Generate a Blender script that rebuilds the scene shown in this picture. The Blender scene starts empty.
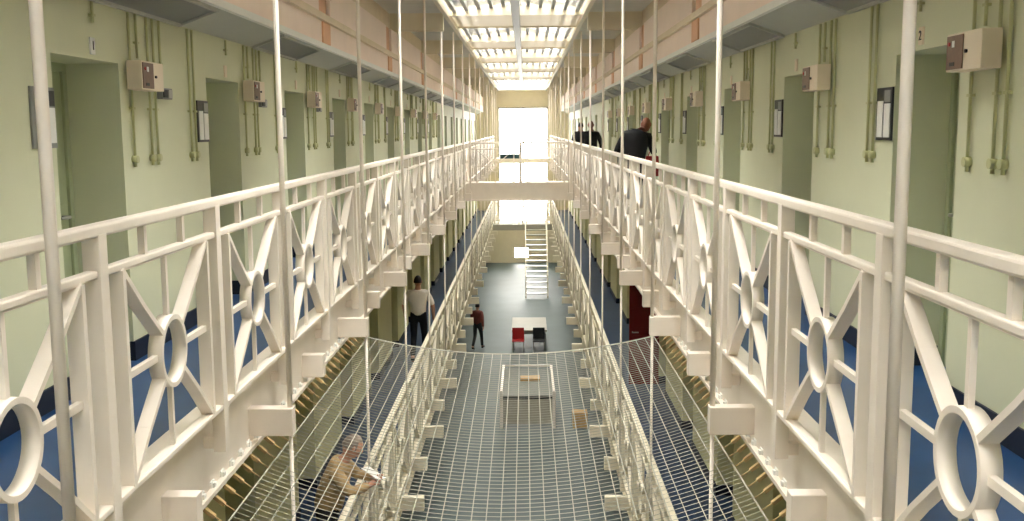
import bpy, bmesh, math, random
from mathutils import Vector, Matrix
random.seed(7)
S = bpy.context.scene
C = S.collection
PI = math.pi

# ------------------------------------------------------------------ materials
def mat(name, col, rough=0.5, var=0.04, scale=6.0, bump=0.0, spec=0.4, metal=0.0):
    m = bpy.data.materials.new(name); m.use_nodes = True
    nt = m.node_tree; n = nt.nodes; b = n['Principled BSDF']
    b.inputs['Roughness'].default_value = rough
    b.inputs['Metallic'].default_value = metal
    b.inputs['Specular IOR Level'].default_value = spec
    tc = n.new('ShaderNodeTexCoord'); no = n.new('ShaderNodeTexNoise')
    no.inputs['Scale'].default_value = scale; no.inputs['Detail'].default_value = 4
    nt.links.new(tc.outputs['Object'], no.inputs['Vector'])
    cr = n.new('ShaderNodeValToRGB')
    cr.color_ramp.elements[0].position = 0.3; cr.color_ramp.elements[1].position = 0.7
    cr.color_ramp.elements[0].color = tuple(c*(1-var) for c in col)+(1,)
    cr.color_ramp.elements[1].color = tuple(min(1, c*(1+var)) for c in col)+(1,)
    nt.links.new(no.outputs['Fac'], cr.inputs['Fac'])
    nt.links.new(cr.outputs['Color'], b.inputs['Base Color'])
    if bump:
        bp = n.new('ShaderNodeBump'); bp.inputs['Strength'].default_value = bump; bp.inputs['Distance'].default_value = 0.01
        no2 = n.new('ShaderNodeTexNoise'); no2.inputs['Scale'].default_value = scale*8
        nt.links.new(tc.outputs['Object'], no2.inputs['Vector'])
        nt.links.new(no2.outputs['Fac'], bp.inputs['Height']); nt.links.new(bp.outputs['Normal'], b.inputs['Normal'])
    return m

def lin(r, g, b):
    f = lambda c: (c/255/12.92) if c/255 <= 0.04045 else ((c/255+0.055)/1.055)**2.4
    return (f(r), f(g), f(b))

M = {}
M['wall'] = mat('pale_green_wall_paint', lin(214, 217, 188), 0.55, 0.03, 1.5, 0.05)
M['wall_low'] = mat('cream_green_wall_paint', lin(214, 210, 160), 0.55, 0.03, 1.5, 0.05)
M['door'] = mat('sage_green_door_paint', lin(168, 178, 142), 0.45, 0.03, 2)
M['rail'] = mat('cream_gloss_paint', lin(248, 238, 226), 0.35, 0.025, 5, spec=0.5)
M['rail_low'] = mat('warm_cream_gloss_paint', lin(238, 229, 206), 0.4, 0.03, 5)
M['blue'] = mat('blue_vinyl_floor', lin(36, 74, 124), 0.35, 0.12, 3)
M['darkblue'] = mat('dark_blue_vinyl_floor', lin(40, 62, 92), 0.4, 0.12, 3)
M['tabletop'] = mat('buff_laminate', lin(176, 172, 156), 0.5, 0.04, 6)
M['worktop'] = mat('dull_grey_worktop', lin(120, 124, 118), 0.6, 0.06, 6)
M['navy'] = mat('navy_skirting', lin(26, 32, 48), 0.45, 0.05, 4)
M['ground'] = mat('grey_blue_vinyl_floor', lin(94, 108, 108), 0.5, 0.08, 1.0, spec=0.35)
M['cove'] = mat('grey_cove_paint', lin(190, 192, 184), 0.5, 0.02, 3)
M['covelight'] = mat('grey_diffuser', lin(128, 130, 132), 0.3, 0.03, 5)
M['pink'] = mat('pale_pink_plaster', lin(250, 232, 222), 0.6, 0.03, 2)
M['warm_shade'] = mat('orange_warm_shade', lin(228, 178, 142), 0.6, 0.06, 3)
M['ledge'] = mat('buff_ledge_paint', lin(230, 214, 190), 0.6, 0.04, 3)
M['ceil'] = mat('grey_white_ceiling', lin(228, 228, 222), 0.6, 0.03, 2)
M['beam'] = mat('cream_beam_paint', lin(232, 222, 198), 0.5, 0.03, 3)
M['bar'] = mat('grey_glazing_bar', lin(150, 148, 142), 0.5, 0.03, 6)
M['conduit'] = mat('green_conduit_paint', lin(192, 194, 146), 0.4, 0.04, 8)
M['box'] = mat('cream_box_enamel', lin(232, 218, 196), 0.4, 0.02, 8)
M['panel'] = mat('brown_control_panel', lin(122, 98, 84), 0.45, 0.08, 30)
M['white'] = mat('white_card', lin(240, 240, 236), 0.6, 0.01, 10)
M['black'] = mat('black_plastic', lin(40, 42, 44), 0.4, 0.05, 10)
M['grey'] = mat('grey_plastic', lin(140, 142, 138), 0.45, 0.04, 10)
M['red'] = mat('red_paint', lin(112, 14, 18), 0.4, 0.06, 5)
M['redlamp'] = mat('red_indicator', lin(170, 34, 36), 0.3, 0.02, 5)
M['net'] = mat('galvanised_wire', lin(184, 182, 168), 0.5, 0.03, 20, spec=0.4)
M['hook'] = mat('ochre_net_hook', lin(200, 172, 122), 0.5, 0.12, 30)
M['steel'] = mat('brushed_steel', lin(178, 178, 172), 0.35, 0.04, 12, metal=0.4)
M['teal'] = mat('dark_teal_vinyl', lin(36, 66, 70), 0.5, 0.05, 6)
M['tan_wood'] = mat('tan_timber', lin(196, 156, 96), 0.5, 0.12, 12)
M['skin'] = mat('skin', lin(206, 150, 124), 0.5, 0.04, 12)
M['skin_dark'] = mat('tanned_skin', lin(150, 96, 76), 0.5, 0.04, 12)
M['hair'] = mat('dark_hair', lin(34, 26, 22), 0.6, 0.1, 40)
M['hair_grey'] = mat('grey_hair', lin(150, 136, 124), 0.6, 0.1, 40)
M['cloth_black'] = mat('black_cloth', lin(24, 24, 28), 0.8, 0.1, 40)
M['cloth_white'] = mat('white_shirt_cloth', lin(232, 222, 208), 0.8, 0.03, 30)
M['cloth_tan'] = mat('tan_jacket_cloth', lin(186, 158, 116), 0.8, 0.08, 30)
M['cloth_brown'] = mat('maroon_cloth', lin(120, 62, 54), 0.8, 0.08, 30)
M['cloth_grey'] = mat('charcoal_cloth', lin(52, 52, 56), 0.8, 0.08, 30)
M['shoe'] = mat('black_leather', lin(20, 18, 18), 0.4, 0.05, 20)
M['eye'] = mat('eye_white', lin(230, 226, 220), 0.2, 0.01, 5)

def glass_mat():
    m = bpy.data.materials.new('clear_roof_glass'); m.use_nodes = True
    nt = m.node_tree; n = nt.nodes; n.clear()
    o = n.new('ShaderNodeOutputMaterial'); mx = n.new('ShaderNodeMixShader')
    t = n.new('ShaderNodeBsdfTransparent'); t.inputs['Color'].default_value = (0.95, 0.95, 0.93, 1)
    g = n.new('ShaderNodeBsdfGlossy'); g.inputs['Roughness'].default_value = 0.15
    fr = n.new('ShaderNodeFresnel'); fr.inputs['IOR'].default_value = 1.35
    nt.links.new(fr.outputs[0], mx.inputs[0]); nt.links.new(t.outputs[0], mx.inputs[1]); nt.links.new(g.outputs[0], mx.inputs[2])
    nt.links.new(mx.outputs[0], o.inputs[0])
    return m
M['glass'] = glass_mat()
def translucent_mat():
    m = bpy.data.materials.new('cream_translucent_sheet'); m.use_nodes = True
    nt = m.node_tree; n = nt.nodes; n.clear()
    o = n.new('ShaderNodeOutputMaterial'); mx = n.new('ShaderNodeMixShader'); mx.inputs[0].default_value = 0.10
    d = n.new('ShaderNodeBsdfDiffuse'); d.inputs['Color'].default_value = (0.86, 0.80, 0.70, 1)
    t = n.new('ShaderNodeBsdfTranslucent'); t.inputs['Color'].default_value = (0.70, 0.62, 0.52, 1)
    nt.links.new(d.outputs[0], mx.inputs[1]); nt.links.new(t.outputs[0], mx.inputs[2]); nt.links.new(mx.outputs[0], o.inputs[0])
    return m
M['sheet'] = translucent_mat()  # translucency added to the solid roof strips to let in extra light

# ------------------------------------------------------------------ mesh helpers
class MB:
    def __init__(self): self.bm = bmesh.new()
    def box(self, x0, x1, y0, y1, z0, z1):
        if x0 > x1: x0, x1 = x1, x0
        if y0 > y1: y0, y1 = y1, y0
        if z0 > z1: z0, z1 = z1, z0
        v = [self.bm.verts.new((x, y, z)) for x in (x0, x1) for y in (y0, y1) for z in (z0, z1)]
        for f in ((0,1,3,2),(4,6,7,5),(0,4,5,1),(2,3,7,6),(0,2,6,4),(1,5,7,3)):
            self.bm.faces.new([v[i] for i in f])
        return self
    def bar(self, p, q, w, d, up=(1,0,0)):
        """square bar from p to q; d is its depth along 'up', w the other width"""
        p, q = Vector(p), Vector(q); a = (q-p).normalized(); u = Vector(up); u = (u - a*u.dot(a)).normalized(); s = a.cross(u)
        vs = []
        for c in (p, q):
            for k, l in ((-1,-1),(1,-1),(1,1),(-1,1)):
                vs.append(self.bm.verts.new(c + s*(k*w/2) + u*(l*d/2)))
        for f in ((3,2,1,0),(4,5,6,7),(0,1,5,4),(1,2,6,5),(2,3,7,6),(3,0,4,7)):
            self.bm.faces.new([vs[i] for i in f])
        return self
    def cyl(self, p, q, r, n=12, r2=None, caps=True):
        p, q = Vector(p), Vector(q); a = (q-p).normalized()
        u = Vector((1,0,0)) if abs(a.x) < 0.9 else Vector((0,1,0)); u = (u-a*u.dot(a)).normalized(); s = a.cross(u)
        r2 = r if r2 is None else r2
        A, B = [], []
        for i in range(n):
            t = 2*PI*i/n; d = u*math.cos(t)+s*math.sin(t)
            A.append(self.bm.verts.new(p+d*r)); B.append(self.bm.verts.new(q+d*r2))
        for i in range(n):
            f = self.bm.faces.new((A[i], A[(i+1)%n], B[(i+1)%n], B[i])); f.smooth = True
        if caps: self.bm.faces.new(A[::-1]); self.bm.faces.new(B)
        return self
    def wire(self, pts, r):
        """thin four-sided wire through points"""
        rows = []
        for i, p in enumerate(pts):
            a = (Vector(pts[min(i+1, len(pts)-1)])-Vector(pts[max(i-1, 0)])).normalized()
            u = Vector((0,0,1)); u = (u-a*u.dot(a)).normalized(); s = a.cross(u)
            rows.append([self.bm.verts.new(Vector(p)+u*r*k+s*r*l) for k, l in ((1,0),(0,1),(-1,0),(0,-1))])
        for A, B in zip(rows, rows[1:]):
            for i in range(4): self.bm.faces.new((A[i], A[(i+1)%4], B[(i+1)%4], B[i]))
        self.bm.faces.new(rows[0][::-1]); self.bm.faces.new(rows[-1])
        return self
    def ring(self, c, ro, ri, d, n=36):
        """flat ring in the y-z plane, depth d along x"""
        c = Vector(c); R = []
        for i in range(n):
            t = 2*PI*i/n; e = Vector((0, math.cos(t), math.sin(t)))
            R.append([self.bm.verts.new(c+e*r+Vector((x,0,0))) for r, x in ((ro,-d/2),(ro,d/2),(ri,d/2),(ri,-d/2))])
        for i in range(n):
            A, B = R[i], R[(i+1)%n]
            for k in range(4):
                f = self.bm.faces.new((A[k], A[(k+1)%4], B[(k+1)%4], B[k])); f.smooth = (k in (0, 2))
        return self
    def prism(self, prof, y0, y1):
        """x-z profile swept along y"""
        A = [self.bm.verts.new((x, y0, z)) for x, z in prof]; B = [self.bm.verts.new((x, y1, z)) for x, z in prof]
        n = len(prof)
        for i in range(n): self.bm.faces.new((A[i], A[(i+1)%n], B[(i+1)%n], B[i]))
        self.bm.faces.new(A[::-1]); self.bm.faces.new(B)
        return self
    def mesh(self, name, m, bevel=0.0):
        bmesh.ops.recalc_face_normals(self.bm, faces=self.bm.faces)
        if bevel: bmesh.ops.bevel(self.bm, geom=self.bm.edges[:], offset=bevel, segments=2, affect='EDGES', profile=0.5)
        me = bpy.data.meshes.new(name); self.bm.to_mesh(me); self.bm.free()
        me.materials.append(m); return me
    def build(self, name, m, parent=None, bevel=0.0, loc=None):
        return link(name, self.mesh(name, m, bevel), parent, loc)

def link(name, me, parent=None, loc=None):
    o = bpy.data.objects.new(name, me); C.objects.link(o)
    if parent: o.parent = parent
    if loc: o.location = loc
    return o
def tag(o, label=None, cat=None, group=None, kind=None):
    if label: o['label'] = label
    if cat: o['category'] = cat
    if group: o['group'] = group
    if kind: o['kind'] = kind
    return o
def thing(name, label, cat, loc=(0,0,0), rz=0, group=None, kind=None):
    o = bpy.data.objects.new(name, None); C.objects.link(o); o.empty_display_size = 0.1
    o.location = loc; o.rotation_euler = (0, 0, rz)
    return tag(o, label, cat, group, kind)
def struct(name, mb, m, label, cat, bevel=0.0):
    return tag(mb.build(name, m, None, bevel), label, cat, None, 'structure')
def dup(root, loc, label=None, group=None, rz=None):
    r = root.copy(); C.objects.link(r); r.location = loc
    if rz is not None: r.rotation_euler = (0, 0, rz)
    if label: r['label'] = label
    if group: r['group'] = group
    for ch in list(root.children):
        c = ch.copy(); C.objects.link(c); c.parent = r
        for g in list(ch.children):
            d = g.copy(); C.objects.link(d); d.parent = c
    return r
ONES = 'first second third fourth fifth sixth seventh eighth ninth tenth eleventh twelfth thirteenth fourteenth fifteenth sixteenth seventeenth eighteenth nineteenth'.split()
def nth(i):
    if i < 19: return ONES[i]
    t, u = divmod(i+1, 10)
    w = {2: ('twentieth', 'twenty'), 3: ('thirtieth', 'thirty'), 4: ('fortieth', 'forty')}[t]
    return w[0] if u == 0 else w[1]+'-'+ONES[u-1]

# ------------------------------------------------------------------ dimensions
WALL = 2.67; RAIL = 1.64; RAILW = 1.52; EDGE = 1.76; LOW = -3.15; GROUND = -6.3
Y0, Y1 = -22.0, 60.0
COVE_X, COVE_Z = 2.29, 2.65
CEIL_X, CEIL_Z = 1.36, 3.87
REC = 0.39
P = 1.60; PB = 1.67
SIDE = {-1: 'facing the men in black', 1: 'beside the men in black'}
SN = {-1: 'left', 1: 'right'}
DOORS = {-1: [6.14+2.97*k for k in range(-1, 18)], 1: [5.90+2.95*k for k in range(-1, 18)]}
DW = 1.02; DH = 2.125

# ------------------------------------------------------------------ shell
def wall_level(s, z0, ztop, m, name, label):
    mb = MB(); x0, x1 = s*WALL, s*(WALL+0.55)
    y = Y0
    for d in DOORS[s]:
        mb.box(x0, x1, y, d, z0, z0+DH); y = d+DW
    mb.box(x0, x1, y, Y1, z0, z0+DH)
    mb.box(x0, x1, Y0, Y1, z0+DH, ztop)
    struct(name, mb, m, label, 'wall')
def skirt(s, z0, name, label):
    mb = MB(); t = 0.015; h = 0.14; y = Y0
    for d in DOORS[s]:
        mb.box(s*(WALL-t), s*(WALL+0.002), y, d, z0, z0+h)
        mb.box(s*(WALL-t), s*(WALL+REC-0.03), d-0.002, d+t, z0, z0+h)
        mb.box(s*(WALL-t), s*(WALL+REC-0.03), d+DW-t, d+DW+0.002, z0, z0+h)
        y = d+DW
    mb.box(s*(WALL-t), s*(WALL+0.002), y, Y1, z0, z0+h)
    struct(name, mb, M['navy'], label, 'skirting')
for s in (-1, 1):
    wall_level(s, 0, 2.75, M['wall'], 'wall_'+SN[s], 'pale green wall with recessed doorways on the upper gallery '+SIDE[s])
    wall_level(s, LOW, -0.12, M['wall_low'], 'wall_lower_'+SN[s], 'cream wall with recessed doorways on the lower gallery '+SIDE[s])
    struct('wall_ground_'+SN[s], MB().box(s*WALL, s*(WALL+0.55), Y0, Y1, GROUND, LOW-0.12), M['wall_low'],
           'cream ground storey wall beneath the lower gallery '+SIDE[s], 'wall')
    skirt(s, 0, 'baseboard_'+SN[s], 'dark navy skirting along the upper gallery floor '+SIDE[s])
    skirt(s, LOW, 'baseboard_lower_'+SN[s], 'dark navy skirting along the lower gallery floor '+SIDE[s])
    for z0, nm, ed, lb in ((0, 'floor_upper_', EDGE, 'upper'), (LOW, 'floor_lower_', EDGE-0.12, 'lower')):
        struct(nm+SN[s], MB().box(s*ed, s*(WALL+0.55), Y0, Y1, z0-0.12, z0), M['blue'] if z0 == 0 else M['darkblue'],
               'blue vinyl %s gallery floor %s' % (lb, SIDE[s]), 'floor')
        fx = ed
        mb = MB().box(s*(fx-0.02), s*(fx+0.012), Y0, Y1, z0-0.5, z0-0.005)
        mb.box(s*(fx-0.06), s*(fx+0.10), Y0, Y1, z0-0.53, z0-0.5)
        mb.box(s*(fx-0.05), s*(fx+0.05), Y0, Y1, z0-0.02, z0+0.004)
        struct('trim_fascia_%s_%s' % (lb, SN[s]), mb, M['rail'] if z0 == 0 else M['rail_low'],
               'cream steel fascia beam edging the %s gallery %s' % (lb, SIDE[s]), 'beam')
    # cove above the doors
    struct('trim_cove_'+SN[s], MB().prism([(s*(WALL+0.01), 2.51), (s*COVE_X, COVE_Z), (s*COVE_X, COVE_Z+0.06), (s*(WALL+0.01), 2.75)], Y0, Y1), M['cove'],
           'sloping grey cove above the doorways '+SIDE[s], 'cove')
    struct('trim_cove_edge_'+SN[s], MB().box(s*(COVE_X-0.03), s*(COVE_X+0.02), Y0, Y1, COVE_Z-0.012, COVE_Z+0.05), M['white'],
           'thin white edging along the grey cove '+SIDE[s], 'trim')
    # pink upstand with ledge, upper panels, blocks of painted warm shade
    struct('wall_upstand_'+SN[s], MB().box(s*(COVE_X+0.0), s*(COVE_X+0.3), Y0, Y1, COVE_Z+0.05, 2.975), M['pink'],
           'pale pink plaster band above the grey cove '+SIDE[s], 'wall')
    struct('trim_ledge_'+SN[s], MB().box(s*(COVE_X-0.05), s*(COVE_X+0.3), Y0, Y1, 2.97, 3.05), M['ledge'],
           'buff ledge along the pink upper wall '+SIDE[s], 'trim')
    struct('wall_upper_'+SN[s], MB().box(s*(COVE_X+0.12), s*(COVE_X+0.4), Y0, Y1, 3.05, CEIL_Z+0.1), M['ledge'],
           'buff wall strip behind the pink upper panels '+SIDE[s], 'wall')
    # flat ribbed ceiling strip
    struct('ceiling_'+SN[s], MB().box(s*CEIL_X, s*(COVE_X+0.5), Y0, Y1, CEIL_Z, CEIL_Z+0.12), M['ceil'],
           'ribbed grey ceiling strip between skylight and pink wall '+SIDE[s], 'ceiling')
    struct('trim_curb_'+SN[s], MB().box(s*(CEIL_X-0.05), s*(CEIL_X+0.03), Y0, 55, CEIL_Z-0.05, CEIL_Z+0.22), M['beam'],
           'cream kerb along the skylight edge '+SIDE[s], 'trim')
    mb = MB(); y = Y0
    while y < Y1:
        mb.box(s*(CEIL_X+0.03), s*(COVE_X+0.12), y, y+0.035, CEIL_Z-0.025, CEIL_Z+0.005); y += 0.16 if y < 30 else 0.32
    struct('ceiling_ribs_'+SN[s], mb, M['ceil'], 'fine ribs across the grey ceiling strip '+SIDE[s], 'ceiling')

BEAMS = [19.8+5.95*k for k in range(-7, 7)]
for s in (-1, 1):
    ys = [Y0]+[y-1.1 for y in BEAMS]+[Y1]
    for i, (a, b) in enumerate(zip(ys, ys[1:])):
        a2 = a+(0.36 if i else 0); b2 = b-(0.36 if i < len(ys)-2 else 0)
        o = MB().box(s*(COVE_X+0.0), s*(COVE_X+0.12), a2, b2, 3.055, 3.50).build('wall_panel', M['pink'], None, 0.012)
        tag(o, '%s pale pink upper wall panel along the ledge %s' % (nth(i), SIDE[s]), 'wall panel', 'pink upper wall panels', 'structure')
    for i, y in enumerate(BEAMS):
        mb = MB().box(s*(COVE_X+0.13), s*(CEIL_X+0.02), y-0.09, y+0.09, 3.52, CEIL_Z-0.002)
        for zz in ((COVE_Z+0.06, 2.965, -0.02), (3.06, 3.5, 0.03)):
            q = MB().box(s*(COVE_X+zz[2]), s*(COVE_X+0.14), y-1.34, y-0.88, zz[0], zz[1]).build('wall_pier', M['warm_shade'], None, 0.004)  # orange blocks put the warm recess shadow between panels into colour
            tag(q, '%s painted warm shade block %s the buff ledge %s' % (nth(i), 'below' if zz[0] < 3 else 'above', SIDE[s]), 'pier', 'painted warm shade blocks', 'structure')
        o = mb.build('ceiling_beam', M['beam'], None, 0.008)
        tag(o, '%s cream cross beam under the ribbed ceiling strip %s' % (nth(i), SIDE[s]), 'beam', 'cream ceiling beams', 'structure')

# skylight: glazed bays with solid strips between them
ZG = 3.97; ZR = 4.12
STRIPS = [20.5+6.0*k for k in range(-7, 5)]
for i, y in enumerate(STRIPS):
    mb = MB()
    mb.box(-CEIL_X, CEIL_X, y-0.03, y+0.03, 3.885, ZG+0.1)
    mb.box(-CEIL_X, CEIL_X, y+2.47, y+2.53, 3.885, ZG+0.1)
    struct('trim_roof_bar', mb, M['beam'], 'cream cross bars edging a solid roof strip, %s along the hall' % nth(i), 'roof bar')
    mb = MB()
    for q in (-1, 1):   # one thin sheet each side of the ridge
        v = [mb.bm.verts.new(p) for p in ((q*0.07, y, 3.92), (q*(CEIL_X+0.02), y, 3.92), (q*(CEIL_X+0.02), y+2.5, 3.92), (q*0.07, y+2.5, 3.92))]
        mb.bm.faces.new(v)
    struct('ceiling_roof_sheet', mb, M['sheet'], 'cream translucent sheet between glazed roof bays, %s along the hall' % nth(i), 'roof sheet')
mb = MB()
for s in (-1, 1):
    for k in range(1, 6):
        x = s*CEIL_X*k/5.6; z = ZR-(ZR-ZG)*k/5.6
        mb.box(x-0.034, x+0.034, Y0, 55, z-0.045, z+0.01)
struct('trim_glazing_bars', mb, M['bar'], 'thin grey glazing bars running along the skylight', 'glazing bars')
struct('trim_ridge', MB().box(-0.08, 0.08, Y0, 55, 3.86, ZR+0.06), M['bar'], 'grey ridge beam down the middle of the skylight', 'beam', 0.01)
mb = MB()
for s in (-1, 1): mb.prism([(0, ZR), (s*CEIL_X, ZG), (s*CEIL_X, ZG+0.012), (0, ZR+0.012)], Y0, 55)
w = struct('window_1', mb, M['glass'], 'long pitched glass skylight over the void', 'skylight')
mb = MB()
mb.box(-COVE_X-0.4, COVE_X+0.4, 55, Y1, CEIL_Z-0.0, CEIL_Z+0.2)
struct('ceiling', mb, M['ceil'], 'flat ceiling between the skylight and the tall end window', 'ceiling')

# end walls
WX0, WX1, WT, WB = -1.42, 1.50, 2.90, -3.85
mb = MB()
mb.box(-3.3, WX0, Y1, Y1+0.3, GROUND, 4.3); mb.box(WX1, 3.3, Y1, Y1+0.3, GROUND, 4.3)
mb.box(WX0, WX1, Y1, Y1+0.3, WT, 4.3)
mb.box(WX0, WX1, Y1, Y1+0.3, GROUND+2.05, WB); mb.box(0.3, WX1, Y1, Y1+0.3, GROUND, GROUND+2.05); mb.box(WX0, -0.5, Y1, Y1+0.3, GROUND, GROUND+2.05); mb.box(-0.5, 0.3, Y1, Y1+0.3, GROUND+0.9, GROUND+2.05); mb.box(-0.5, 0.3, Y1, Y1+0.3, GROUND, GROUND+0.3)
struct('wall_end', mb, M['beam'], 'cream end wall around the tall bright window', 'wall')
mb = MB()
mb.box(-3.3, 3.3, Y0-0.3, Y0, GROUND, 4.6)
struct('wall_near', mb, M['wall'], 'pale wall closing the hall behind the camera', 'wall')
struct('window_2', MB().box(WX0, WX1, Y1+0.1, Y1+0.115, WB, WT), M['glass'], 'tall bright window filling the end wall', 'window')
mb = MB()
for x in (WX0+0.03, (WX0+WX1)/2, WX1-0.03): mb.box(x-0.03, x+0.03, Y1+0.05, Y1+0.1, WB, WT)
for z in (WB+0.03, -2.9, -2.1, -1.2, -0.3, 1.0, WT-0.03): mb.box(WX0, WX1, Y1+0.05, Y1+0.1, z-0.03, z+0.03)
struct('trim_window', mb, M['bar'], 'pale frame and bars of the tall end window', 'window frame')
struct('window_3', MB().box(-0.5, 0.3, Y1+0.1, Y1+0.115, GROUND+0.3, GROUND+0.9), M['glass'], 'small bright window low in the end wall', 'window')

# floors and bridges
struct('floor', MB().box(-3.2, 3.2, Y0, Y1, GROUND-0.2, GROUND), M['ground'], 'shiny grey blue ground floor at the bottom of the void', 'floor')
struct('floor_near_bridge', MB().box(-EDGE, EDGE, -1.2, 0.9, -0.3, 0), M['blue'], 'blue floor of the bridge the picture is taken from', 'floor')
mb = MB().box(-RAIL, RAIL, 30.6, 32.2, -0.12, 0.0); mb.box(-RAIL, RAIL, 30.5, 30.6, -0.48, 0.03); mb.box(-RAIL, RAIL, 30.45, 30.62, -0.5, -0.46)
struct('floor_bridge', mb, M['rail'], 'cream bridge crossing the void midway along the upper galleries', 'bridge')
mb = MB().box(-EDGE, EDGE, 56.5, Y1, -0.25, 0.0)
struct('floor_landing', mb, M['beam'], 'upper landing in front of the tall end window', 'landing')
mb = MB().box(-EDGE, EDGE, 51.0, 53.0, LOW-0.3, LOW)
struct('floor_lower_landing', mb, M['tabletop'], 'lower landing at the head of the metal staircase', 'landing')

# ------------------------------------------------------------------ doors in the recesses
def door_proto(s):
    return None
DOORME = {}
for s in (-1, 1):
    x = s*(WALL+REC)
    mb = MB().box(x, x+s*0.05, 0.06, DW-0.06, 0.01, DH-0.06)
    mb.box(x-s*0.012, x, 0.14, DW-0.14, 1.15, 1.95); mb.box(x-s*0.012, x, 0.14, DW-0.14, 0.15, 1.0)
    mb.box(x-s*0.02, x+s*0.09, 0, 0.06, 0, DH); mb.box(x-s*0.02, x+s*0.09, DW-0.06, DW, 0, DH); mb.box(x-s*0.02, x+s*0.09, 0.06, DW-0.06, DH-0.06, DH)
    DOORME[s] = mb.mesh('door', M['door'], 0.004)
    hb = MB().cyl((x, DW-0.16, 1.06), (x-s*0.06, DW-0.16, 1.06), 0.012, 8); hb.cyl((x-s*0.055, DW-0.16, 1.06), (x-s*0.055, DW-0.30, 1.06), 0.011, 8)
    DOORME[s, 'h'] = hb.mesh('door_handle', M['steel'])
n = 0
for z0, lv in ((0, ''), (LOW, 'lower ')):
    for s in (-1, 1):
        for i, d in enumerate(DOORS[s]):
            n += 1
            o = link('door_%d' % n, DOORME[s], None, (0, d, z0))
            tag(o, 'sage green cell door in the %s doorway of the %sgallery %s' % (nth(i), lv or 'upper ', SIDE[s]), 'door', None, 'structure')
            link('door_handle', DOORME[s, 'h'], o)

# ------------------------------------------------------------------ railings
RT = 1.265; MR = 1.073; BR = 0.05
def rail_meshes(lowm):
    m = M['rail_low'] if lowm else M['rail']
    R = {}
    zb, zt = BR-0.005, MR-0.035
    R['post'] = (MB().box(-0.038, 0.038, -0.042, 0.042, -0.24, RT-0.04).mesh('post', m, 0.004))
    a, b = 0.21, P-0.21
    mb = MB()
    for y in (a, b): mb.box(-0.036, 0.036, y-0.016, y+0.016, zb, zt)
    mb.box(-0.02, 0.02, a, b, zt-0.006, zt+0.004); mb.box(-0.02, 0.02, a, b, zb-0.002, zb+0.008)
    R['panel'] = mb.mesh('lattice_panel', m)
    cy, cz, r = P/2, 0.545, 0.185
    R['ring'] = MB().ring((0, cy, cz), r, r-0.024, 0.072).mesh('ring', m)
    R['vu'] = MB().box(-0.012, 0.012, cy-0.014, cy+0.014, cz+r-0.005, zt).mesh('vertical_bar', m)
    R['vd'] = MB().box(-0.012, 0.012, cy-0.014, cy+0.014, zb, cz-r+0.005).mesh('vertical_bar', m)
    R['ha'] = MB().box(-0.014, 0.014, a, cy-r+0.005, cz-0.016, cz+0.016).mesh('horizontal_bar', m)
    R['hb'] = MB().box(-0.014, 0.014, cy+r-0.005, b, cz-0.016, cz+0.016).mesh('horizontal_bar', m)
    for k, (yy, zz) in enumerate(((a, zt), (b, zt), (a, zb), (b, zb))):
        q = Vector((0, cy, cz)); p = Vector((0, yy, zz)); e = (p-q).normalized()
        # slightly bowed flat bar, deep across the railing
        mid = (p+q+e*r)/2; up = Vector((0, 0, 1)) if zz < cz else Vector((0, 0, -1))
        mid = mid+up*0.010
        mb = MB(); mb.bar(q+e*(r-0.008), mid, 0.026, 0.066); mb.bar(mid, p, 0.026, 0.066)
        R['d%d' % k] = mb.mesh('diagonal_bar', m)
    R['picket'] = MB().box(-0.016, 0.016, -0.018, 0.018, MR-0.01, RT-0.05).mesh('picket', m)
    # whole panel in one mesh for the distant bays
    mb = MB()
    for y in (a, b): mb.box(-0.036, 0.036, y-0.016, y+0.016, zb, zt)
    mb.ring((0, cy, cz), r, r-0.024, 0.072, 16)
    mb.box(-0.012, 0.012, cy-0.014, cy+0.014, cz+r, zt); mb.box(-0.012, 0.012, cy-0.014, cy+0.014, zb, cz-r)
    mb.box(-0.014, 0.014, a, cy-r, cz-0.016, cz+0.016); mb.box(-0.014, 0.014, cy+r, b, cz-0.016, cz+0.016)
    for yy, zz in ((a, zt), (b, zt), (a, zb), (b, zb)):
        q = Vector((0, cy, cz)); p = Vector((0, yy, zz)); e = (p-q).normalized(); mb.bar(q+e*r, p, 0.026, 0.066)
    R['far'] = mb.mesh('lattice_panel_distant', m)
    return R, m
SPOKE = (('ring', 'ring'), ('vu', 'vertical_bar'), ('vd', 'vertical_bar'), ('ha', 'horizontal_bar'), ('hb', 'horizontal_bar'),
         ('d0', 'diagonal_bar'), ('d1', 'diagonal_bar'), ('d2', 'diagonal_bar'), ('d3', 'diagonal_bar'))
def railing(x, ya, nb, z0, R, m, detail, label, rz=0, base=None, ybeg=None, fx=None):
    """railing running along +y from its first post"""
    root = thing('gallery_railing' if rz == 0 else 'bridge_railing', label, 'railing', base or (x, ya, z0), rz)
    L = nb*P; e = 1.0 if rz == 0 else 0.0
    MB().box(-0.036, 0.036, -e, L+0.03, RT-0.055, RT).build('handrail', m, root, 0.012)
    MB().box(-0.026, 0.026, -e, L+0.03, MR-0.036, MR).build('middle_rail', m, root, 0.008)
    MB().box(-0.034, 0.034, -e, L+0.03, BR-0.03, BR).build('bottom_rail', m, root, 0.006)
    for i in range(nb+1):
        link('post', R['post'], root, (0, i*P, 0))
    if fx is not None:
        fm = MB().box(min(0, fx), max(0, fx), -0.03, 0.03, -0.22, -0.15).mesh('post_foot', m)
        for i in range(nb+1): link('post_foot', fm, root, (0, i*P, 0))
    for i in range(nb):
        if i < detail:
            p = link('lattice_panel', R['panel'], root, (0, i*P, 0))
            for k, nm in SPOKE: link(nm, R[k], p)
        else:
            link('lattice_panel', R['far'], root, (0, i*P, 0))
        if i < 2*detail:
            for t in (1, 2): link('picket', R['picket'], root, (0, i*P+P*t/3, 0))
    return root
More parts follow.
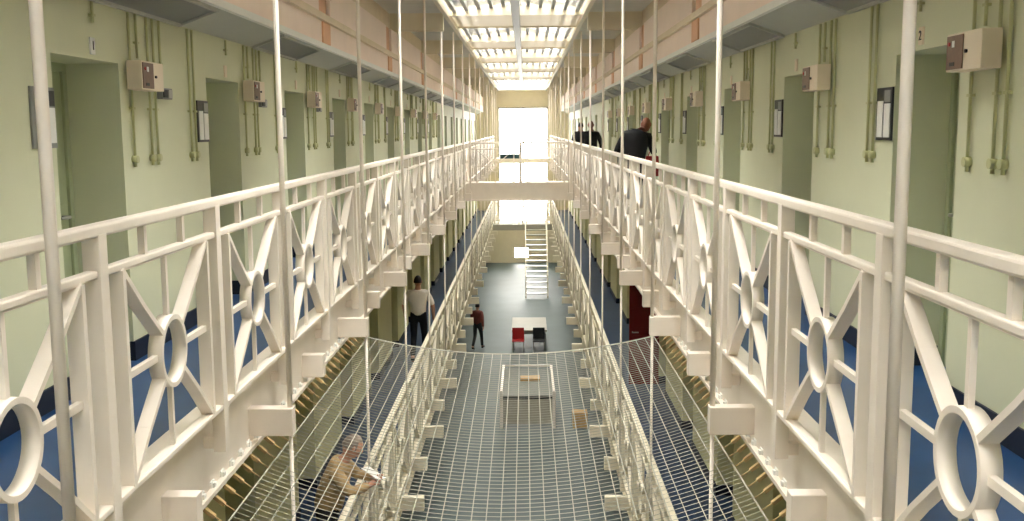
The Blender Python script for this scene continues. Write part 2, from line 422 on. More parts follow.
RU, mU = rail_meshes(False); RL, mL = rail_meshes(True)
YPS = {-1: 2.61, 1: 2.46}
for s in (-1, 1):
    railing(s*RAIL, YPS[s], 35, 0, RU, mU, 14, 'cream upper gallery railing with ring and spoke panels '+SIDE[s], fx=s*(EDGE-0.02-RAIL))
    railing(s*RAILW, YPS[s], 35, LOW, RL, mL, 16, 'cream lower gallery railing with ring and spoke panels '+SIDE[s], fx=s*(EDGE-0.14-RAILW))
nbb = 2
br = railing(0, 0, nbb, 0, RU, mU, 0, 'cream railing on the near edge of the bridge crossing the void', rz=PI/2, base=(1.555, 30.55, 0)); br.scale = (1, 0.955, 1)

br = railing(0, 0, nbb, LOW, RL, mL, 0, 'cream railing on the edge of the lower landing at the staircase head', rz=PI/2, base=(1.44, 51.15, LOW)); br.scale = (1, 0.89, 1)

# ------------------------------------------------------------------ brackets and hanger poles
YB = 5.12
def bracket_mesh(s, end, m, ed):
    mb = MB().box(s*end, s*(ed+0.15), -0.05, 0.05, -0.445, -0.25)
    return mb.mesh('bracket', m, 0.006)
for z0, lb, m, off in ((0, 'upper', M['rail'], 0), (LOW, 'lower', M['rail_low'], 0.14)):
    for s in (-1, 1):
        ed = EDGE-off
        lo = bracket_mesh(s, 1.435-off*1.3, m, ed-0.13); sh = bracket_mesh(s, 1.555-off*1.3, m, ed-0.13)
        n = 0
        for k in range(-1, 33):
            y = YB+PB*k
            if z0 < 0 and y < 6.5: continue
            long_ = (k % 2 == 1)
            o = link('bracket', lo if long_ else sh, None, (0, y, z0))
            tag(o, '%s cream bracket, %s along under the %s railing %s' % ('long' if long_ else 'short', nth(n), lb, SIDE[s]), 'bracket', 'cream brackets under the gallery railings')
            n += 1
PX = 1.46
def pole_mesh(s, z0, z1, x, r):
    return MB().cyl((s*x, 0, z0), (s*x, 0, z1), r, 12).mesh('hanger_pole', M['rail'])
for s in (-1, 1):
    up = pole_mesh(s, -0.27, CEIL_Z+0.0, PX, 0.019); near = pole_mesh(s, -0.27, CEIL_Z+0.0, PX, 0.022)
    lw = pole_mesh(s, LOW+0.2, -0.46, 1.462, 0.014)
    for k in range(17):
        y = YB+PB*(2*k-1)
        o = link('hanger_pole', near if k == 0 else up, None, (0, y, 0))
        tag(o, 'slim cream hanger pole, %s along the upper railing %s' % (nth(k), SIDE[s]), 'pole', 'upper hanger poles')
        if k >= 1 and k < 14:
            o = link('hanger_pole', lw, None, (0, y, 0))
            tag(o, 'thin cream hanger rod dropping below the %s long bracket %s' % (nth(k-1), SIDE[s]), 'pole', 'lower hanger rods')

# ------------------------------------------------------------------ safety net
NE = 1.60; NY0, NY1 = 2.9, 11.1
def net_z(x, y):
    t = 1-(x/NE)**2
    sag = 0.20+0.14*max(0.0, min(1.0, (NY1-y)/5.0))
    return -0.655-sag*t
net = thing('safety_net', 'sagging pale wire safety net stretched between the gallery edges above the lower railings', 'net', (0, 0, 0))
mb = MB()
nc = 32
for i in range(nc+1):
    x = -NE+2*NE*i/nc
    mb.wire([(x, y, net_z(x, y)) for y in [NY0+(NY1-NY0)*j/20 for j in range(21)]], 0.0038 if 0 < i < nc else 0.006)
y = NY0
while y <= NY1+0.001:
    mb.wire([(-NE+2*NE*j/20, y, net_z(-NE+2*NE*j/20, y)) for j in range(21)], 0.0022)
    y += 0.073
mb.wire([(-NE+2*NE*j/20, NY1, net_z(-NE+2*NE*j/20, NY1)) for j in range(21)], 0.008)
mb.build('wire_mesh', M['net'], net)
for s in (-1, 1):
    hm = MB()
    hm.bar((s*(EDGE+0.0), 0, -0.535), (s*1.665, 0, -0.612), 0.03, 0.022, up=(0, 0, 1))
    hm.box(s*(EDGE-0.02), s*(EDGE+0.05), -0.03, 0.03, -0.56, -0.53)
    hm.cyl((s*1.68, 0, -0.60), (s*1.60, 0, -0.656), 0.004, 5)
    hm = hm.mesh('net_hook', M['hook'])
    cm = MB().box(s*(EDGE-0.03), s*(EDGE+0.03), -0.035, 0.035, -0.50, -0.46).box(s*(EDGE-0.045), s*(EDGE-0.02), -0.02, 0.02, -0.555, -0.47).mesh('clamp', M['white'], 0.004)
    y = 3.1
    while y < NY1:
        h = link('net_hook', hm, net, (0, y, 0)); link('clamp', cm, h); y += 0.2

# ------------------------------------------------------------------ fittings on the upper walls
def text_mesh(body, size, m):
    cu = bpy.data.curves.new('t', 'FONT'); cu.body = body; cu.size = size; cu.align_x = 'CENTER'; cu.align_y = 'CENTER'; cu.extrude = 0.002
    o = bpy.data.objects.new('t', cu); C.objects.link(o)
    bpy.context.view_layer.update()
    me = bpy.data.meshes.new_from_object(o.evaluated_get(bpy.context.evaluated_depsgraph_get()))
    bpy.data.objects.remove(o); me.materials.clear(); me.materials.append(m); return me
def wall_loc(s, i, off):
    """off runs rightwards (as one faces the wall) from the doorway's latch-side jamb"""
    d = DOORS[s][i]
    return d+DW+off if s < 0 else d-off
# local frame of a fitting: x along the wall to the right as one faces it, y out of the wall, z up
def rot(s): return PI/2*(-1 if s > 0 else 1)
def place(s, i, off, z): return (s*WALL, wall_loc(s, i, off), z)
# facing wall: right-hand direction is +Y on the left wall, -Y on the right wall; out of wall is +x / -x
def fit(name, label, cat, s, i, off, z, group):
    o = thing(name, label, cat, place(s, i, off, z), 0, group)
    o.rotation_euler = (0, 0, PI/2 if s < 0 else -PI/2)
    return o
# with rotation +90 deg about z: local x -> +Y, local y -> -X ; so 'out of the wall' is local -y on both sides
NF = 9
cond_me = {}
def conduit(key, ztop, zbot, outlet, r=0.0105):
    me = MB().cyl((0, -0.018, zbot), (0, -0.018, ztop), r, 8).mesh('pipe', M['conduit'])
    om = None
    if outlet:
        mb = MB().cyl((0, 0, zbot), (0, -0.04, zbot), 0.028, 12); mb.cyl((0, -0.018, zbot-0.055), (0, -0.018, zbot), r*1.15, 8)
        om = mb.mesh('outlet', M['conduit'])
    cm = MB(); z = ztop*0.35+zbot*0.65
    cm.box(-0.022, 0.022, -0.031, 0.004, z-0.008, z+0.008)
    return me, om, cm.mesh('clip', M['conduit'])
CT = 2.50
COND = {
 'n': (-DW/2, conduit('n', CT, 2.36, False), 'short green conduit above number plate'),
 'a': (0.17, conduit('a', CT, 1.45, True), 'green conduit beside the door edge'),
 'b': (0.31, conduit('b', CT, 2.18, False), 'short green conduit entering control box top'),
 'c': (0.52, conduit('c', CT, 1.45, True), 'long green conduit behind control box middle'),
 'd': (0.64, conduit('d', CT, 1.45, True), 'long green conduit past control box edge'),
 'e': (0.78, conduit('e', CT, 1.99, False), 'green conduit down to the switch'),
 'f': (1.44, conduit('f', CT, 1.45, True), 'first green conduit of the loose pair'),
 'g': (1.56, conduit('g', CT, 1.45, True), 'second green conduit of the loose pair'),
}
for s in (-1, 1):
    for i in range(0 if s > 0 else 1, NF+1):
        w = 'at %s doorway %s' % (nth(i), SIDE[s])
        for k, (off, (pm, om, cm), ds) in COND.items():
            if k == 'e' and (s > 0 or i > 3): continue
            t = fit('conduit', ds+' '+w, 'conduit', s, i, off-(s*0.08 if k == 'n' else 0.02 if s > 0 and k in 'cd' else -0.02 if s > 0 else 0), 0, 'green conduits on the gallery walls')
            link('pipe', pm, t); link('clip', cm, t)
            if om: link('outlet', om, t)
        # control box
        t = fit('control_box', 'cream control box with brown panel by the %s doorway %s' % (nth(i), SIDE[s]), 'control box', s, i, 0.06 if s < 0 else 0.14, 1.945, 'control boxes on the gallery walls')
        MB().box(0, 0.43, -0.14, -0.031, 0, 0.205).build('casing', M['box'], t, 0.004)
        p = MB().box(0.012, 0.215, -0.146, -0.138, 0.012, 0.193).build('panel', M['panel'], t)
        MB().cyl((0.05, -0.14, 0.15), (0.05, -0.153, 0.15), 0.011, 10).build('red_button', M['redlamp'], p)
        MB().box(0.085, 0.115, -0.149, -0.140, 0.13, 0.165).build('indicator', M['white'], p)
        MB().box(0.06, 0.12, -0.149, -0.140, 0.03, 0.05).build('key_switch', M['black'], p)
        MB().cyl((0.26, -0.138, 0.10), (0.26, -0.152, 0.10), 0.01, 8).build('lock', M['black'], t)
        # card holder at the other jamb
        t = fit('card_holder', 'grey framed card holder with white cards before the %s doorway %s' % (nth(i), SIDE[s]), 'card holder', s, i, -DW-0.31, 1.555, 'card holders by the cell doorways')
        MB().box(0, 0.30, -0.014, 0, 0, 0.36).build('frame', M['grey'] if (i == 1 and s < 0) else M['black'], t, 0.003)
        if s < 0 and i == 1:
            cards = ((0.06, 0.12, 0.02, 0.13, 'white'), (0.17, 0.28, 0.03, 0.24, 'white'), (0.17, 0.28, 0.25, 0.34, 'black'))
        else:
            cards = ((0.03, 0.135, 0.02, 0.27, 'white'), (0.165, 0.275, 0.02, 0.25, 'white'), (0.165, 0.275, 0.26, 0.34, 'grey'))
        for a, b, c, d, mm in cards:
            MB().box(a, b, -0.02, -0.013, c, d).build('card', M[mm], t)
        # number plate
        t = fit('number_plate', 'small pale number plate over the %s doorway %s' % (nth(i), SIDE[s]), 'number plate', s, i, -DW/2-s*0.08, 2.155, 'number plates over the cell doorways')
        MB().box(-0.036, 0.036, -0.012, 0.004, 0, 0.11).build('plate', M['white'] if i == 1 and s < 0 else M['box'], t, 0.003)
        if i == 1:
            o = link('numeral', text_mesh('1' if s < 0 else '2', 0.085, M['black']), t, (0, -0.014, 0.055)); o.rotation_euler = (PI/2, 0, 0)
        if s < 0 and i < 4:
            t = fit('wall_switch', 'small grey twin switch beside control box at the %s doorway %s' % (nth(i), SIDE[s]), 'switch', s, i, 0.72, 1.90, 'grey twin switches')
            MB().box(0, 0.22, -0.045, 0, 0, 0.085).build('back_box', M['grey'], t, 0.004)
            MB().box(0.015, 0.10, -0.052, -0.044, 0.012, 0.073).build('rocker', M['black'], t)
            MB().box(0.125, 0.205, -0.052, -0.044, 0.012, 0.073).build('rocker', M['steel'], t)
# cove lights
slope = math.atan2(COVE_Z-2.51, WALL-COVE_X)
for s in (-1, 1):
    f0, st = (8.4, 4.15) if s < 0 else (7.9, 3.85)
    for i in range(9):
        yb = f0+st*i; ya = yb-1.9
        t = thing('cove_light', 'grey recessed cove light, %s along the cove %s' % (nth(i), SIDE[s]), 'light fitting', (0, 0, 0), 0, 'cove lights')
        L = WALL-COVE_X; a, b = 0.08, 0.90
        def pt(f, y, dn): return (s*(WALL-L*f), y, 2.51+(COVE_Z-2.51)*f-dn)
        mb = MB(); mb.bar(pt(a, ya, 0.012), pt(b, ya, 0.012), 0.03, 0.025, up=(0,0,1)); mb.bar(pt(a, yb, 0.012), pt(b, yb, 0.012), 0.03, 0.025, up=(0,0,1))
        mb.bar(pt(a, ya, 0.012), pt(a, yb, 0.012), 0.03, 0.025, up=(0,0,1)); mb.bar(pt(b, ya, 0.012), pt(b, yb, 0.012), 0.03, 0.025, up=(0,0,1))
        mb.build('frame', M['cove'], t)
        mb = MB(); v = [mb.bm.verts.new(p) for p in (pt(a, ya, 0.006), pt(b, ya, 0.006), pt(b, yb, 0.006), pt(a, yb, 0.006), pt(a, ya, 0.001), pt(b, ya, 0.001), pt(b, yb, 0.001), pt(a, yb, 0.001))]
        for f in ((0,1,2,3),(7,6,5,4),(0,4,5,1),(1,5,6,2),(2,6,7,3),(3,7,4,0)): mb.bm.faces.new([v[j] for j in f])
        mb.build('diffuser', M['covelight'], t)

# ------------------------------------------------------------------ people
def skin_mesh(verts, edges, radii, roots, sub=2):
    me = bpy.data.meshes.new('sk'); me.from_pydata([tuple(v) for v in verts], edges, [])
    o = bpy.data.objects.new('sk', me); C.objects.link(o)
    md = o.modifiers.new('s', 'SKIN'); md.use_smooth_shade = True
    sv = me.skin_vertices[0].data
    for i, r in enumerate(radii):
        sv[i].radius = r if isinstance(r, tuple) else (r, r); sv[i].use_root = i in roots
    ss = o.modifiers.new('d', 'SUBSURF'); ss.levels = sub; ss.render_levels = sub
    bpy.context.view_layer.update()
    out = bpy.data.meshes.new_from_object(o.evaluated_get(bpy.context.evaluated_depsgraph_get()))
    bpy.data.objects.remove(o)
    return out
STAND = dict(pelvis=(0,0,.95), belly=(0,.01,1.12), chest=(0,.0,1.30), neckb=(0,-.01,1.46), neck=(0,.01,1.55), head=(0,.03,1.645),
             hip=(.095,0,.90), knee=(.11,.02,.50), ankle=(.11,-.02,.09), toe=(.13,.15,.035),
             sho=(.185,-.01,1.42), elb=(.25,-.04,1.14), wri=(.27,.06,.89), hnd=(.27,.09,.81))
def person(loc, heading, label, pose={}, height=1.76, bulk=1.0, top='cloth_black', top_name='jacket', legs='cloth_grey', hair='hair', skin='skin', sleeves=True, bald=False):
    root = thing('person', label, 'person', loc, heading)
    k = height/1.76
    J = {}
    for n, v in STAND.items():
        if n in ('pelvis', 'belly', 'chest', 'neckb', 'neck', 'head'): J[n] = Vector(v)
        else:
            J[n+'R'] = Vector(v); J[n+'L'] = Vector((-v[0], v[1], v[2]))
    for n, v in pose.items(): J[n] = Vector(v)
    for n in J: J[n] = J[n]*k
    def build(chain_list, rad, extra=0.0, roots=()):
        names, V, E, R = {}, [], [], []
        for ch in chain_list:
            prev = None
            for n in ch:
                if n not in names:
                    names[n] = len(V); V.append(J[n]); r = rad[n]; R.append(((r[0]*bulk+extra)*k, (r[1]*bulk+extra)*k) if isinstance(r, tuple) else (r+extra)*k)
                if prev is not None: E.append((prev, names[n]))
                prev = names[n]
        return V, E, R, {names[n] for n in roots}
    SH = .80
    rad = dict(pelvis=(.15,.115), belly=(.14,.11), chest=(.165,.12), neckb=(.10,.08), neck=.052, head=.05)
    for e in 'LR':
        rad.update({'hip'+e: .088, 'knee'+e: .058, 'ankle'+e: .04, 'toe'+e: .034, 'sho'+e: .064, 'elb'+e: .044, 'wri'+e: .029, 'hnd'+e: .034})
    chains = [['pelvis','belly','chest','neckb','neck','head']]
    for e in 'LR':
        chains += [['pelvis','hip'+e,'knee'+e,'ankle'+e,'toe'+e], ['chest','sho'+e,'elb'+e,'wri'+e,'hnd'+e]]
    radb = dict(rad)
    for n in ('pelvis', 'belly', 'chest', 'neckb', 'hipL', 'hipR', 'kneeL', 'kneeR', 'shoL', 'shoR', 'elbL', 'elbR'):
        if n.startswith('elb') and not sleeves: continue
        radb[n] = tuple(q*SH for q in rad[n]) if isinstance(rad[n], tuple) else rad[n]*SH
    V, E, R, ro = build(chains, radb, 0, ('pelvis',))
    # fingers: separate chains rooted inside the palm
    for e in 'LR':
        w, h = J['wri'+e], J['hnd'+e]; d = (h-w).normalized(); side = Vector((0,1,0)); side = (side-d*side.dot(d)).normalized()
        inn = d.cross(side)*(1 if e == 'L' else -1)
        for f in range(4):
            base = h+side*(.024-.016*f)*k; ln = (.066, .074, .070, .054)[f]*k
            pts = [base, base+d*ln*.5+inn*.004, base+d*ln*.8+inn*.014*k, base+d*ln+inn*.026*k]
            i0 = len(V); V += pts; R += [.0092*k, .0088*k, .0082*k, .0072*k]; E += [(i0, i0+1), (i0+1, i0+2), (i0+2, i0+3)]; ro.add(i0)
        base = w+d*.035*k+side*.02*k; t = (d*.7+side*.7).normalized()
        pts = [base, base+t*.035*k, base+t*.035*k+(d*.9+side*.3)*.028*k]
        i0 = len(V); V += pts; R += [.012*k, .0105*k, .009*k]; E += [(i0, i0+1), (i0+1, i0+2)]; ro.add(i0)
    body = skin_mesh(V, E, R, ro)
    # head shaped and merged into the same mesh
    bm = bmesh.new(); bm.from_mesh(body)
    look = (J['head']-J['neck']); fwd = pose.get('look', (0, 1, -.05)); fwd = Vector(fwd).normalized()
    upv = Vector((0,0,1)); rt = fwd.cross(upv).normalized(); upv = rt.cross(fwd).normalized()
    hc = J['head']
    T = Matrix(((rt.x, fwd.x, upv.x, hc.x), (rt.y, fwd.y, upv.y, hc.y), (rt.z, fwd.z, upv.z, hc.z), (0,0,0,1)))
    r = bmesh.ops.create_uvsphere(bm, u_segments=20, v_segments=14, radius=1)
    for v in r['verts']:
        x, y, z = v.co
        taper = 1-0.22*max(0, -z)
        x2, y2, z2 = x*.076*taper, y*.096*(1-0.10*max(0, -z)), z*.118
        if y > .85 and abs(x) < .25 and -.35 < z < .1: y2 += .018*(1-abs(x)/.25)
        if y > .5 and -.05 < z < .25 and .2 < abs(x) < .55: y2 -= .008
        v.co = T @ (Vector((x2, y2, z2))*k)
    for sg in (-1, 1):
        r = bmesh.ops.create_uvsphere(bm, u_segments=8, v_segments=6, radius=1)
        for v in r['verts']: v.co = T @ (Vector((sg*.078+v.co.x*.010, -.008+v.co.y*.018, .0+v.co.z*.032))*k)
        r = bmesh.ops.create_uvsphere(bm, u_segments=8, v_segments=6, radius=1)   # lips
        for v in r['verts']: v.co = T @ (Vector((v.co.x*.024, .084+v.co.y*.007, -.062+sg*.005+v.co.z*.006))*k)
    for f in bm.faces: f.smooth = True
    bm.to_mesh(body); bm.free(); body.materials.clear(); body.materials.append(M[skin]); body.name = 'body'
    link('body', body, root)
    mb = MB()
    for sg in (-1, 1):
        r = bmesh.ops.create_uvsphere(mb.bm, u_segments=8, v_segments=6, radius=.011*k)
        for v in r['verts']: v.co = T @ (v.co+Vector((sg*.031, .080, .006))*k)
    mb.build('eye', M['hair'], root)
    if not bald:
        mb = MB(); r = bmesh.ops.create_uvsphere(mb.bm, u_segments=20, v_segments=14, radius=1)
        for v in r['verts']:
            x, y, z = v.co
            v.co = T @ (Vector((x*.083, y*.100-.010, z*.122+.008))*k)
        kill = []
        Ti = T.inverted()
        for v in mb.bm.verts:
            c = (Ti @ v.co)/k
            if c.z < -.03 or (c.y > .035 and c.z < .062): kill.append(v)
        bmesh.ops.delete(mb.bm, geom=kill, context='VERTS')
        for f in mb.bm.faces: f.smooth = True
        mb.build('hair', M[hair], root)
    # clothes
    ch = [['belly', 'chest', 'neckb']]; 
    J['hem'] = J['pelvis']*1.25-J['belly']*0.25
    rad2 = dict(rad); rad2['hem'] = (.150, .120); rad2['neckb'] = (.105, .085); rad2['collar'] = .058; J['collar'] = J['neckb']*.45+J['neck']*.55
    arms = [['chest','sho'+e,'elb'+e]+(['wri'+e] if sleeves else []) for e in 'LR']
    V, E, R, ro = build([['hem','belly','chest','neckb','collar']]+arms, rad2, .014, ('chest',))
    me = skin_mesh(V, E, R, ro); me.materials.clear(); me.materials.append(M[top]); link(top_name, me, root)
    V, E, R, ro = build([['belly','pelvis']]+[['pelvis','hip'+e,'knee'+e,'ankle'+e] for e in 'LR'], rad, .010, ('pelvis',))
    me = skin_mesh(V, E, R, ro); me.materials.clear(); me.materials.append(M[legs]); link('trousers', me, root)
    for e in 'LR':
        a, t = J['ankle'+e], J['toe'+e]
        J['heel'] = a+Vector((0, -.03, -.045))*k
        V = [J['heel'], a*0.45+t*0.55+Vector((0,0,.005)), t+Vector((0,.06,0))*k]
        me = skin_mesh(V, [(0,1),(1,2)], [.042*k, .046*k, .036*k], {0}); me.materials.clear(); me.materials.append(M['shoe']); link('shoe', me, root)
    return root
WALK = dict(hipR=(.095,.01,.90), kneeR=(.10,.16,.52), ankleR=(.10,.22,.10), toeR=(.11,.38,.05), kneeL=(-.10,.0,.50), ankleL=(-.10,-.28,.16), toeL=(-.11,-.14,.04),
            elbL=(-.25,.06,1.15), wriL=(-.25,.22,.95), hndL=(-.25,.27,.88), elbR=(.25,-.12,1.15), wriR=(.27,-.12,.90), hndR=(.27,-.11,.82))
STOOP = dict(WALK); STOOP.update(belly=(0,.03,1.12), chest=(.04,.08,1.29), neckb=(.09,.13,1.42), neck=(.15,.17,1.49), head=(.20,.20,1.565),
             shoR=(.23,.09,1.36), shoL=(-.15,.09,1.40), elbR=(.31,.06,1.12), wriR=(.32,.26,1.18), hndR=(.32,.32,1.19), elbL=(-.28,.03,1.15), wriL=(-.30,.12,.94), hndL=(-.30,.15,.86))
STOOP['look'] = (.3, 1, -.15)
person((2.07, 17.6, 0), 0, 'broad bald man in black, back turned, stooping along the upper gallery', STOOP, 1.92, 1.25, 'cloth_black', 'jacket', 'cloth_black', skin='skin_dark', bald=True)
person((2.02, 28.6, 0), 0.1, 'man in black jacket beyond the stooping man, walking away on upper gallery', WALK, 1.86, 1.15, 'cloth_black', 'jacket', 'cloth_black', skin='skin_dark', bald=True)
person((1.98, 33.2, 0), 0, 'dark haired man in black, farthest along the upper gallery', WALK, 1.84, 1.1, 'cloth_black', 'jacket', 'cloth_black')
person((-2.06, 20.6, LOW), 0.0, 'man in white shirt and black trousers walking away on the lower gallery',
       dict(WALK, elbR=(.30,.0,1.16), wriR=(.30,.06,.92), hndR=(.30,.09,.84), elbL=(-.30,.02,1.16), wriL=(-.29,.14,.95), hndL=(-.29,.18,.88)), 1.80, 1.1, 'cloth_white', 'shirt', 'cloth_black', sleeves=False)
LEAN = dict(pelvis=(0,-.10,.95), belly=(0,-.07,1.12), chest=(0,.0,1.29), neckb=(0,.06,1.44), neck=(0,.10,1.50), head=(0,.16,1.585),
            hipR=(.095,-.10,.90), hipL=(-.095,-.10,.90), kneeR=(.12,-.08,.50), kneeL=(-.12,-.12,.50), ankleR=(.12,-.16,.09), ankleL=(-.12,-.26,.09), toeR=(.13,.01,.035), toeL=(-.13,-.09,.035),
            shoR=(.19,.03,1.39), shoL=(-.19,.03,1.39), elbR=(.25,.16,1.22), wriR=(.12,.33,1.25), hndR=(.07,.38,1.27), elbL=(-.25,.16,1.22), wriL=(-.11,.33,1.25), hndL=(-.05,.38,1.27), look=(-.35, 1, -.55))
person((-1.73, 9.75, LOW), -PI/2, 'man in tan jacket leaning on the lower railing beneath the net', LEAN, 1.84, 1.25, 'cloth_tan', 'jacket', 'cloth_grey', 'hair_grey')
o = MB().box(-0.08, 0.08, -0.003, 0.003, -0.11, 0.11).build('paper_sheet', M['white'])
o.location = (-1.36, 9.75, LOW+1.385); o.rotation_euler = (-1.15, 0.2, 1.2)
tag(o, 'white folded paper held over the lower railing by the man in tan', 'paper')
person((-1.60, 36.0, GROUND), -0.3, 'figure in maroon top walking on the ground floor beside the lower brackets', WALK, 1.70, 1.0, 'cloth_brown', 'jumper', 'cloth_grey')
# red bag carried by the stooping man
t = thing('carrier_bag', 'red carrier bag hanging from the hand of the stooping man in black', 'bag', (2.42, 17.99, 0.80))
mb = MB(); 
bot = [(-.14,-.05,0),(.14,-.05,0),(.14,.05,0),(-.14,.05,0)]; top = [(-.11,-.03,.36),(.11,-.03,.36),(.11,.03,.36),(-.11,.03,.36)]
vb = [mb.bm.verts.new(p) for p in bot]; vt = [mb.bm.verts.new(p) for p in top]
mb.bm.faces.new(vb[::-1]); mb.bm.faces.new(vt)
for i in range(4): mb.bm.faces.new((vb[i], vb[(i+1)%4], vt[(i+1)%4], vt[i]))
mb.build('bag_body', M['redlamp'], t, 0.012)
MB().cyl((-.07,0,.36), (-.02,0,.49), .008, 6).cyl((.07,0,.36), (.02,0,.49), .008, 6).cyl((-.022,0,.487), (.022,0,.487), .008, 6).build('strap', M['redlamp'], t)

# ------------------------------------------------------------------ lower gallery and ground floor furniture
t = thing('door_leaf', 'dark red door leaf standing open across the lower gallery', 'door', (2.10, 18.6, LOW))
MB().box(0, 0.56, -0.02, 0.02, 0.02, 1.95).build('leaf', M['red'], t, 0.004)
MB().box(0.07, 0.49, -0.028, -0.018, 1.1, 1.85).box(0.07, 0.49, -0.028, -0.018, 0.15, 0.95).build('raised_panel', M['red'], t, 0.004)
MB().cyl((0.06, -0.02, 1.02), (0.06, -0.07, 1.02), 0.012, 8).cyl((0.06, -0.065, 1.02), (0.17, -0.065, 1.02), 0.011, 8).build('handle', M['steel'], t)

# metal staircase
t = thing('staircase', 'narrow cream metal staircase rising from the ground floor to the lower landing', 'staircase', (0.68, 47.2, GROUND))
ns = 14; rise = -(GROUND-LOW)/ns; go = 3.8/ns; W = 0.52
for i in range(ns-1):
    MB().box(-W, W, i*go, i*go+go+0.03, (i+1)*rise-0.04, (i+1)*rise).build('tread', M['steel'], t)
for s in (-1, 1):
    MB().bar((s*W, 0, 0.05), (s*W, 3.8, 3.1), 0.2, 0.05).build('stringer', M['rail_low'], t)
    mb = MB().bar((s*W, 0.0, 1.05), (s*W, 3.75, 4.1), 0.05, 0.05); mb.bar((s*W, 0, 0.0), (s*W, 0, 1.05), 0.05, 0.05); mb.bar((s*W, 3.75, 3.15), (s*W, 3.75, 4.1), 0.05, 0.05)
    for q in (1, 2): mb.bar((s*W, 3.75*q/3, 3.1*q/3), (s*W, 3.75*q/3, 3.1*q/3+1.0), 0.035, 0.035)
    mb.build('handrail', M['rail_low'], t)

# table with chair
t = thing('table', 'pale topped table standing mid floor on the ground storey', 'table', (0.28, 37.0, GROUND))
MB().box(-0.64, 0.64, -1.25, 1.25, 0.70, 0.76).build('tabletop', M['tabletop'], t, 0.01)
MB().box(-0.58, 0.58, -1.18, 1.18, 0.60, 0.70).build('apron', M['steel'], t)
for a in (-1, 1):
    for b in (-1, 1): MB().box(a*0.58-0.03, a*0.58+0.03, b*1.16-0.03, b*1.16+0.03, 0, 0.62).build('leg', M['steel'], t)
t = thing('chair', 'red plastic chair beside the pale topped ground floor table', 'chair', (-0.12, 35.45, GROUND), PI)
MB().box(-0.22, 0.22, -0.22, 0.22, 0.43, 0.46).build('seat', M['redlamp'], t, 0.01)
MB().bar((0, -0.21, 0.44), (0, -0.28, 0.86), 0.03, 0.42).build('backrest', M['redlamp'], t, 0.008)
for a in (-1, 1):
    for b in (-1, 1): MB().cyl((a*0.21, b*0.21, 0), (a*0.18, b*0.18, 0.44), 0.013, 8).build('leg', M['steel'], t)
t = thing('chair', 'black chair next to the red chair by the table', 'chair', (0.62, 35.45, GROUND), PI)
MB().box(-0.22, 0.22, -0.22, 0.22, 0.43, 0.46).build('seat', M['black'], t, 0.01)
MB().bar((0, -0.21, 0.44), (0, -0.28, 0.86), 0.03, 0.42).build('backrest', M['black'], t, 0.008)
for a in (-1, 1):
    for b in (-1, 1): MB().cyl((a*0.21, b*0.21, 0), (a*0.18, b*0.18, 0.44), 0.013, 8).build('leg', M['steel'], t)
# serving counter seen through the net
t = thing('serving_counter', 'white framed serving counter on the ground floor under the net', 'counter', (0.20, 26.2, GROUND))
MB().box(-0.72, 0.72, 0, 3.0, 0.86, 0.91).build('worktop', M['worktop'], t, 0.008)
MB().box(-0.66, 0.66, 0.06, 0.10, 0.12, 0.86).build('front_panel', M['tabletop'], t)
MB().box(-0.66, 0.66, 0.03, 0.09, 0.80, 0.855).build('top_edge_shadow', M['black'], t)  # black strip put in as the shadow under the worktop edge
for a in (-1, 1):
    for y in (0.02, 2.98): MB().box(a*0.70-0.04, a*0.70+0.04, y-0.04, y+0.04, 0, 1.02).build('leg', M['rail'], t)
    MB().box(a*0.70-0.03, a*0.70+0.03, 0, 3.0, 0.99, 1.04).build('guard_rail', M['rail'], t)
MB().box(-0.70, 0.70, 2.95, 3.01, 0.99, 1.04).build('guard_rail', M['rail'], t)
o = MB().box(-0.2, 0.35, 1.5, 1.9, 0.912, 1.0).build('tray', M['tan_wood'], None, 0.01, (0.20, 26.2, GROUND)); tag(o, 'tan tray lying on the white framed serving counter', 'tray')
t = thing('wooden_crate', 'tan timber crate on the ground floor by the lower brackets', 'crate', (1.60, 26.4, GROUND))
for z in (0.03, 0.17, 0.31): MB().box(-0.2, 0.2, -0.2, 0.2, z, z+0.11).build('slat', M['tan_wood'], t, 0.006)
MB().box(-0.19, 0.19, -0.19, 0.19, 0, 0.40).build('liner', M['tan_wood'], t)
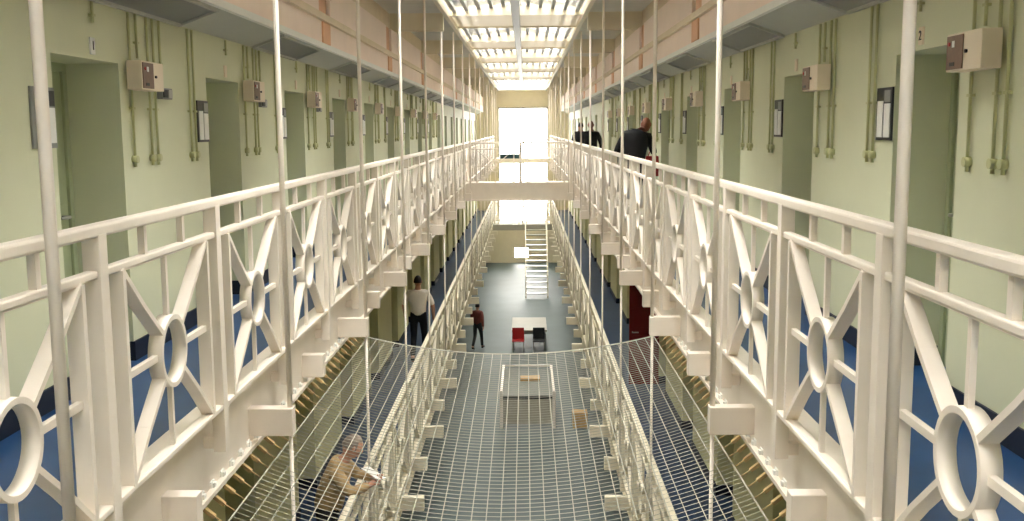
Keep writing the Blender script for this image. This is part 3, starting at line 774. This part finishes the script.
# dark bench on the upper landing
t = thing('bench', 'dark teal bench on the upper landing before the end window', 'bench', (-0.65, 57.2, 0))
MB().box(-0.62, 0.62, -0.2, 0.2, 0.0, 0.16).build('base', M['teal'], t); MB().box(-0.64, 0.64, -0.22, 0.22, 0.16, 0.26).build('seat', M['teal'], t, 0.02)

# ------------------------------------------------------------------ light
wd = bpy.data.worlds.new('World'); S.world = wd; wd.use_nodes = True
bg = wd.node_tree.nodes['Background']; bg.inputs[0].default_value = (1.0, 0.975, 0.95, 1); bg.inputs[1].default_value = 14.0
def portal(name, loc, rx, sx, sy):
    l = bpy.data.lights.new(name, 'AREA'); l.shape = 'RECTANGLE'; l.size = sx; l.size_y = sy; l.cycles.is_portal = True
    o = bpy.data.objects.new(name, l); C.objects.link(o); o.location = loc; o.rotation_euler = (rx, 0, 0)
for a in range(8):
    y0 = Y0+(55-Y0)*a/8; y1 = Y0+(55-Y0)*(a+1)/8
    portal('skylight_portal', (0, (y0+y1)/2, ZR+0.08), 0, 2*CEIL_X, y1-y0)
portal('window_portal', ((WX0+WX1)/2, Y1+0.2, (WT+WB)/2), -PI/2, WX1-WX0, WT-WB)

# ------------------------------------------------------------------ camera
cam = bpy.data.cameras.new('camera'); co = bpy.data.objects.new('camera', cam); C.objects.link(co)
cam.sensor_width = 36; cam.sensor_fit = 'HORIZONTAL'; cam.lens = 36*1010/1024; cam.clip_start = 0.05; cam.clip_end = 300
PITCH, YAW, ROLL = math.radians(7.42), 0.0142, 0.007
R = Matrix.Rotation(YAW, 3, 'Z') @ Matrix.Rotation(PI/2-PITCH, 3, 'X') @ Matrix.Rotation(-ROLL, 3, 'Z')
co.matrix_world = Matrix.Translation((0.182, 0, 1.65)) @ R.to_4x4()
S.camera = co
S.view_settings.view_transform = 'Standard'; S.view_settings.look = 'None'; S.view_settings.gamma = 1; S.view_settings.use_curve_mapping = False
S.view_settings.exposure = 0.70
S.cycles.max_bounces = 10; S.cycles.diffuse_bounces = 8; S.cycles.transparent_max_bounces = 8
